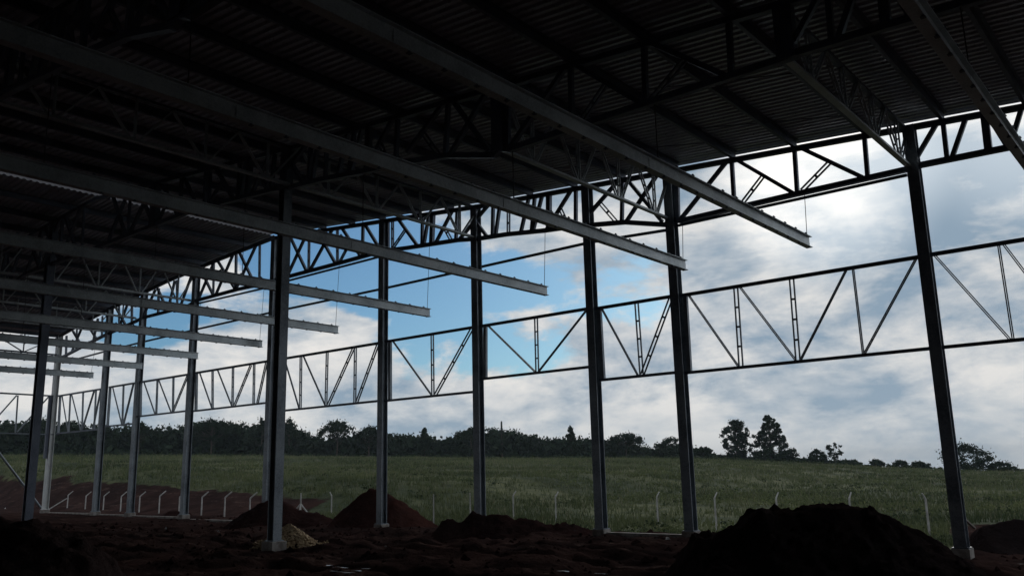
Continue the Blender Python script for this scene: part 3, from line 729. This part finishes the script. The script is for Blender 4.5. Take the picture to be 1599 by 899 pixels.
# ------------------------------------------------------------------ fence posts
ZT = .95
def post_at(px, py):
    if px < 480:                     # the left run follows one straight line
        d_ = ray(px, py); k = (29.6+.13*(-39.2))/(d_[1]+.13*d_[0]); return EYE+d_*k
    return on(px, py, 2, float(np.interp(px, [107, 1444], [.98, .56])))
POSTS = [(107, 766, 1, 1, 'first bent concrete fence post from the left, braced, beside the pale corner column'),
         (135, 767, 1, 0, 'second bent concrete fence post from the left'),
         (163, 767, 1, 0, 'third bent concrete fence post from the left, half behind a thin column'),
         (190, 767, 1, 0, 'fourth bent concrete fence post from the left'),
         (219, 767, 1, 0, 'fifth bent concrete fence post from the left'),
         (250, 766, 1, 0, 'sixth bent concrete fence post from the left, above the small soil heap'),
         (281, 767, 1, 0, 'seventh bent concrete fence post from the left, behind the small soil heap'),
         (316, 767, 1, 0, 'eighth bent concrete fence post from the left, right of a thin column'),
         (352, 767, 1, 0, 'ninth bent concrete fence post from the left'),
         (391, 768, 1, 0, 'tenth bent concrete fence post from the left, just left of the broad column'),
         (470, 769, 0, 2, 'corner fence post propped by braces, right of the broad column'),
         (518, 767, -1, 0, 'fence post bent to the left, left of the tall red heap'),
         (677, 771, 0, 0, 'fence post in the grass right of the tall red heap'),
         (734, 769, 0, 0, 'fence post just left of the fourth column from the right'),
         (801, 766, 1, 0, 'fence post in the grass just right of the fourth column from the right'),
         (867, 767, 1, 0, 'fence post in the grass left of the third column from the right'),
         (1025, 767, 1, 0, 'fence post between the second and third columns from the right'),
         (1115, 768, 1, 0, 'fence post just right of the second column from the right'),
         (1211, 768, 1, 0, 'fence post rising behind the left peak of the largest mound'),
         (1325, 768, 1, 0, 'fence post rising behind the top of the largest mound'),
         (1444, 769, -1, 0, 'fence post just left of the nearest column')]
for px, py, bend, br, lab in POSTS:
    q = post_at(px, py); zg = float(height(q[0], q[1]))
    o = empty('fence_post', (q[0], q[1], zg)); tag(o, lab, 'fence post', 'bent concrete fence posts')
    H = max(q[2]-zg, 1.25); r_ = .044 if px > 480 else .05; k = .22 if px > 480 else .34
    dx = np.array([RH[0], RH[1], 0])*bend if px < 500 else (np.array([.15, 1., 0])*.9 if bend > 0 else np.array([RH[0], RH[1], 0])*bend*.5)
    mb = MB().tube([(0, 0, -.2), (0, 0, H-k)], [r_*1.1, r_*.9], 4); mb.build('shaft', 'post', o)
    top = np.array([0, 0, H-k]); tip = top+dx*(.22 if px > 480 else .40)+np.array([0, 0, k if not bend else k*.95])
    MB().tube([top-[0, 0, .01], tip], [r_*.9, r_*.75], 4).build('arm', 'post', o)
    if br:
        for sg_ in ((-1, 1) if br == 2 else (-1,)):
            e = np.array([RH[0], RH[1], 0])*sg_*(.75 if br == 2 else 1.6)
            MB().tube([(0, 0, H*.6), e+np.array([0, 0, -.1])], [.045, .045], 4).build('brace', 'post', o)
        if br == 2: MB().tube([(0, 0, H*.6), (-.5*FH[0], -.5*FH[1], -.1)], [.045, .045], 4).build('brace', 'post', o)

# ------------------------------------------------------------------ vegetation
nr = np.random.RandomState(11)
def leaf_mesh(C, size, n_per, spread, flat=1.):
    """C: (n,3) clump centres, size: leaf size, spread (n,) clump radius -> verts, faces of small random quads"""
    n = len(C); N = n*n_per
    c = np.repeat(C, n_per, 0); sp = np.repeat(spread, n_per)
    dvec = nr.normal(size=(N, 3)); dvec /= np.linalg.norm(dvec, axis=1)[:, None]
    rad = np.abs(nr.normal(size=N))*.62
    c = c+dvec*(rad*sp)[:, None]*np.array([1, 1, flat])
    a = nr.normal(size=(N, 3)); a /= np.linalg.norm(a, axis=1)[:, None]
    b = np.cross(a, nr.normal(size=(N, 3))); b /= np.linalg.norm(b, axis=1)[:, None]
    s = size*nr.uniform(.6, 1.3, N)[:, None]
    V = np.stack([c-a*s*.5, c+b*s*.32, c+a*s*.5, c-b*s*.32], 1).reshape(-1, 3)
    F = np.arange(N*4).reshape(-1, 4)
    return V, F
def np_obj(name, V, F, mat, parent=None):
    me = bpy.data.meshes.new(name)
    me.vertices.add(len(V)); me.vertices.foreach_set('co', np.asarray(V, np.float32).reshape(-1))
    k = F.shape[1]; me.loops.add(len(F)*k); me.loops.foreach_set('vertex_index', F.reshape(-1).astype(np.int32))
    me.polygons.add(len(F)); me.polygons.foreach_set('loop_start', np.arange(0, len(F)*k, k, dtype=np.int32)); me.polygons.foreach_set('loop_total', np.full(len(F), k, np.int32))
    me.update(calc_edges=True); me.validate(); me.materials.append(M[mat])
    o = bpy.data.objects.new(name, me); COL.objects.link(o)
    if parent: o.parent = parent
    return o
def crown_points(kind, h, w):
    C = []; S_ = []
    if kind == 'umbrella':           # flat-topped, arms lifting rounded tufts
        k = 64
        for i in range(k):
            a = nr.uniform(0, 2*math.pi); r = w/2*math.sqrt(nr.rand())*.95
            C.append((r*math.cos(a), r*math.sin(a), h*(.90-.24*(r/(w/2))**2+nr.uniform(-.07, .05)))); S_.append(w*.10)
        for i in range(12):
            a = nr.uniform(0, 2*math.pi); r = w*.30*nr.rand(); C.append((r*math.cos(a), r*math.sin(a), h*nr.uniform(.45, .7))); S_.append(w*.09)
    elif kind == 'cone':             # irregular conifer with stepped branches
        lo = [nr.uniform(.7, 1.15) for _ in range(9)]
        for i in range(190):
            f = nr.rand()**1.15; a = nr.uniform(0, 2*math.pi); z = h*(.10+.86*f)
            r = w*.66*(1-f)**.62*nr.rand()**.45*lo[int(a/(2*math.pi)*3)+3*int(f*2.99)]
            C.append((r*math.cos(a), r*math.sin(a), z+.05*h*nr.uniform(-1, 1))); S_.append(max(.28, w*.08*(1.25-f)))
        for i in range(7): C.append((nr.uniform(-.08, .08)*w, nr.uniform(-.08, .08)*w, h*nr.uniform(.88, .99))); S_.append(.28)
    elif kind == 'oval':
        for i in range(130):
            f = nr.rand(); a = nr.uniform(0, 2*math.pi); r = w/2*math.sin(math.pi*(.12+.78*f))**.7*nr.rand()**.4*nr.uniform(.75, 1.1)
            C.append((r*math.cos(a), r*math.sin(a), h*(.14+.82*f))); S_.append(w*.085)
    elif kind == 'spire':
        for i in range(36):
            f = i/36; r = w/2*(1-f)*nr.uniform(.3, 1); a = nr.uniform(0, 2*math.pi); C.append((r*math.cos(a), r*math.sin(a), h*(.2+.8*f))); S_.append(w*.10*(1.3-f))
    elif kind == 'loose':
        for i in range(30):
            a = nr.uniform(0, 2*math.pi); f = nr.rand(); r = w/2*nr.rand()**.5*(.55+.45*math.sin(f*math.pi)); C.append((r*math.cos(a), r*math.sin(a), h*(.35+.6*f))); S_.append(w*.11)
    else:                            # round
        for i in range(70):
            a = nr.uniform(0, 2*math.pi); el = nr.uniform(-.95, 1)*math.pi/2; r = w/2*nr.uniform(.55, .95)
            C.append((r*math.cos(a)*math.cos(el), r*math.sin(a)*math.cos(el), h*.52+h*.44*math.sin(el)*nr.uniform(.7, 1.02)*(1+.16*math.sin(3*a+w)))); S_.append(w*.105)
    return np.array(C), np.array(S_)
def tree(px, ytop, ybase, wpx, kind, label, name='tree', rho=200., mat='leaf_dark', leaf=.42, per=46, cat='tree', group='trees on the skyline'):
    d_ = ray(px, ytop); hz = math.hypot(d_[0], d_[1]); dep = rho/hz
    x, y = d_[0]*dep, d_[1]*dep; ztop = 1.7+d_[2]*dep; zg = float(height(x, y))-.2
    h = ztop-zg; w = wpx/FPX*dep
    o = empty(name, (x, y, zg)); tag(o, label, cat, group)
    C, S_ = crown_points(kind, h, w)
    V, F = leaf_mesh(C, leaf, per, S_, .8)
    tr = MB(); tr.tube([(0, 0, -.3), (w*.01, 0, h*.35), (-w*.01, w*.01, h*.65), (0, 0, h*.9)], [max(.12, h*.022), h*.017, h*.011, .04], 7)
    for i in range(0, len(C), 3 if kind in ('umbrella', 'loose') else 5):
        c = C[i]; b0 = np.array([0, 0, min(h*.8, max(h*.25, c[2]*.72))]); mid = (b0+c)/2+np.array([0, 0, -.05*h])
        tr.tube([b0, mid, c], [h*.007, h*.005, .025], 5)
    tr.build('trunk', 'bark', o)
    np_obj('crown', V, F, mat, o)
    return o
tree(1146, 655, 716, 46, 'oval', 'shorter of the two tall isolated conifers, the left one with gaps in its crown', 'conifer_tree', 200, per=100)
tree(1199, 648, 716, 60, 'cone', 'tallest isolated conifer, the right one of the pair on the skyline', 'conifer_tree', 200, per=110)
tree(1301, 690, 722, 24, 'loose', 'small slender tree leaning over a bush right of the two tall conifers', 'small_tree', 200, per=40)
tree(1274, 702, 722, 34, 'round', 'dark round bush left of the small slender tree', 'bush', 196, cat='bush')
tree(1367, 718, 735, 26, 'round', 'first low bush right of the small slender tree, on the bare field edge', 'bush', 186, cat='bush', leaf=.35)
tree(1406, 719, 736, 24, 'round', 'middle one of the three low bushes on the field edge', 'bush', 186, cat='bush', leaf=.35)
tree(1436, 721, 736, 32, 'round', 'third low bush on the field edge, nearest the big spreading tree', 'bush', 186, cat='bush', leaf=.35)
tree(1503, 695, 736, 84, 'round', 'broad spreading tree on the skyline behind the nearest column', 'broadleaf_tree', 186, per=60)
tree(1560, 722, 738, 50, 'round', 'low scrub on the skyline right of the nearest column', 'bush', 186, cat='bush', leaf=.3)
tree(527, 655, 716, 60, 'umbrella', 'flat-topped araucaria tree standing clear between the fifth column and the broad column', 'umbrella_pine_tree', 198, per=60)
tree(576, 663, 716, 44, 'umbrella', 'flat-topped tree just left of the fifth column from the right', 'umbrella_pine_tree', 198)
tree(332, 652, 716, 64, 'umbrella', 'wide flat-topped tree between the thin columns left of the broad one', 'umbrella_pine_tree', 198, per=55)
tree(410, 653, 716, 44, 'round', 'round dark tree at the left of the broad interior column', 'broadleaf_tree', 198)
tree(452, 656, 716, 56, 'round', 'round dark tree at the right of the broad interior column', 'broadleaf_tree', 198)
tree(219, 657, 716, 28, 'umbrella', 'small flat-topped tree beside the thin column at far left', 'umbrella_pine_tree', 198)
tree(663, 668, 716, 24, 'cone', 'small pointed tree between the fourth and fifth columns from the right', 'conifer_tree', 198)
tree(783, 657, 716, 8, 'spire', 'thin spire tree poking above the wood right of the fourth column', 'conifer_tree', 198)
tree(891, 666, 716, 22, 'cone', 'small pointed tree above the wood left of the third column from the right', 'conifer_tree', 198)
tree(976, 675, 716, 54, 'umbrella', 'domed tree with sky gaps right of the third column from the right', 'umbrella_pine_tree', 198, per=60)
tree(1046, 683, 716, 52, 'round', 'round dark tree partly behind the second column from the right', 'broadleaf_tree', 198)
tree(1098, 698, 718, 26, 'umbrella', 'small low tree right of the second column from the right', 'umbrella_pine_tree', 198)
tree(735, 668, 716, 50, 'round', 'rounded tree at the left of the fourth column from the right', 'broadleaf_tree', 200)
tree(60, 655, 716, 50, 'round', 'round dark tree behind the dark interior column', 'broadleaf_tree', 200)

# the wood itself: one mass
SK = [(-160, 656), (0, 659), (40, 656), (80, 654), (130, 660), (180, 664), (223, 662), (243, 665), (283, 662), (313, 657), (350, 657), (400, 660), (430, 657), (455, 659), (466, 668), (488, 679), (500, 682), (540, 680), (558, 678), (585, 672), (618, 677),
      (650, 678), (663, 676), (688, 683), (703, 683), (710, 676), (732, 669), (754, 666), (782, 669), (808, 672), (844, 680), (869, 683), (905, 683), (931, 682), (945, 688), (975, 686), (1007, 697), (1019, 702), (1044, 692), (1064, 692), (1089, 702), (1112, 708),
      (1160, 712), (1228, 714), (1262, 716), (1325, 722), (1345, 730)]
sx, sy = np.array([a for a, b in SK]), np.array([b for a, b in SK])
def wood_points(n, lo, smax, off):
    C = []; S_ = []
    for k in range(n):
        px = nr.uniform(-160, 1342); top = np.interp(px, sx, sy)+off+3*vn(np.array(px*.09), np.array(1.5))
        f = lo+(1-lo)*nr.rand(); py = top+f*(724-top)
        d_ = ray(px, py); dep = (196+nr.uniform(0, 24)+(1-f)*10)/math.hypot(d_[0], d_[1]); C.append(EYE+d_*dep)
        S_.append(nr.uniform(.5, smax)*(1 if px < 1110 else .5))
    return np.array(C), np.array(S_)
Ca, Sa = wood_points(4200, 0, 1.3, 2.5); Va, Fa = leaf_mesh(Ca, .6, 30, Sa, .8)
Cb, Sb = wood_points(5200, .10, 1.7, 4.5); Vb, Fb = leaf_mesh(Cb, 1.5, 16, Sb, .8)
o = np_obj('distant_wood', np.concatenate([Va, Vb]), np.concatenate([Fa, Fb+len(Va)]), 'leaf_dark'); tag(o, 'dark continuous wood along the far edge of the grass field', 'wood', kind='stuff')
# pale brush in front of the wood
C = []; S_ = []
for k in range(640):
    px = nr.uniform(-100, 1700); a_ = nr.uniform(184, 192)
    d_ = ray(px, 715); hz = math.hypot(d_[0], d_[1]); x, y = d_[0]/hz*a_, d_[1]/hz*a_
    C.append((x, y, float(height(x, y))+.35)); S_.append(nr.uniform(.4, .9) if px < 1300 else nr.uniform(.3, .8)*(1+.6*math.sin(px*.05)))
V, F = leaf_mesh(np.array(C), .42, 26, np.array(S_), .6)
o = np_obj('undergrowth', V, F, 'leaf_shrub'); tag(o, 'scrubby undergrowth at the foot of the wood', 'undergrowth', kind='stuff')

# grass of the field
def grass(name, N, r0, r1, hmin, hmax, wd, mat, label, power=1.4, blades=5, seed=1):
    g_ = np.random.RandomState(seed)
    th = g_.uniform(-1.5, .12, N*3); rho = r0+(r1-r0)*g_.rand(N*3)**power
    x, y = rho*np.sin(th), rho*np.cos(th)
    k = (grass_mask(x, y) > .55) & (g_.rand(len(x)) < .35+1.3*np.clip(.35+fbm(x*.12, y*.12, 4), 0, 1)); x, y, rho = x[k][:N], y[k][:N], rho[k][:N]
    z = height(x, y)-.02; n = len(x)
    x, y, z, rho = [np.repeat(v, blades) for v in (x, y, z, rho)]
    clump = .12+rho*.002
    x = x+g_.normal(size=len(x))*clump; y = y+g_.normal(size=len(x))*clump
    hgt = g_.uniform(hmin, hmax, len(x)); wv = wd*(.6+rho/60); a = g_.uniform(0, 2*math.pi, len(x))
    lean = g_.normal(size=(len(x), 2))*.28*hgt[:, None]
    b0 = np.stack([x-np.cos(a)*wv, y-np.sin(a)*wv, z], 1); b1 = np.stack([x+np.cos(a)*wv, y+np.sin(a)*wv, z], 1)
    m0 = np.stack([x+lean[:, 0]*.4+np.cos(a)*wv*.8, y+lean[:, 1]*.4+np.sin(a)*wv*.8, z+hgt*.6], 1); m1 = np.stack([x+lean[:, 0]*.4-np.cos(a)*wv*.8, y+lean[:, 1]*.4-np.sin(a)*wv*.8, z+hgt*.6], 1)
    tp = np.stack([x+lean[:, 0], y+lean[:, 1], z+hgt], 1)
    V = np.concatenate([b0, b1, m0, m1, tp]); n = len(x); i = np.arange(n)
    F = np.concatenate([np.stack([i, i+n, i+2*n, i+3*n], 1)])
    F3 = np.stack([i+3*n, i+2*n, i+4*n, i+4*n], 1)
    me = bpy.data.meshes.new(name)
    tri = np.concatenate([np.stack([i, i+n, i+2*n], 1), np.stack([i, i+2*n, i+3*n], 1), np.stack([i+3*n, i+2*n, i+4*n], 1)])
    o = np_obj(name, V, tri, mat); tag(o, label, 'grass', kind='stuff'); return o
grass('field_grass', 20000, 30, 188, .16, .42, .016, 'grass', 'green grass covering the field beyond the fence', 1.3, 7, 1)
grass('seed_grass', 3600, 40, 189, .35, .7, .009, 'straw', 'pale seed heads standing above the field grass', .9, 3, 2)
# weeds: dark and light tussocks of many sizes
def weeds(name, n, mat, label, seed, leaf, smin, smax, thr):
    g_ = np.random.RandomState(seed); th = g_.uniform(-1.5, .1, n*5); rho = 31+157*g_.rand(n*5)**1.0
    x, y = rho*np.sin(th), rho*np.cos(th)
    k = (grass_mask(x, y) > .6) & (fbm(x*.07+seed, y*.07, 4) > thr); x, y, rho = x[k][:n], y[k][:n], rho[k][:n]
    z = height(x, y)+.12; S_ = g_.uniform(smin, smax, len(x))*(.7+rho/160)
    V, F = leaf_mesh(np.stack([x, y, z], 1), leaf, 34, S_, .34)
    V[:, 2] = V[:, 2]
    o = np_obj(name, V, F, mat); tag(o, label, 'weeds', kind='stuff')
weeds('dark_weeds', 800, 'weed_dark', 'dark green weedy tussocks scattered through the field', 5, .15, .3, 1.0, .03)
weeds('pale_weeds', 2400, 'weed_pale', 'light yellow green tussocks scattered through the field', 9, .14, .4, 1.5, .0)

# ------------------------------------------------------------------ thin evening haze
hm = bpy.data.materials.new('thin_haze'); hm.use_nodes = True; hn = hm.node_tree.nodes; hn.clear()
vo = hn.new('ShaderNodeVolumePrincipled'); vo.inputs['Color'].default_value = (.75, .88, 1, 1); vo.inputs['Density'].default_value = .00021
hm.node_tree.links.new(vo.outputs[0], hn.new('ShaderNodeOutputMaterial').inputs['Volume'])
M['haze'] = hm
zlo = float(GZ.min())-1
hz = MB().box((-3100, -3100, zlo), (3100, 3100, 40)).build('haze', 'haze'); tag(hz, kind='stuff')
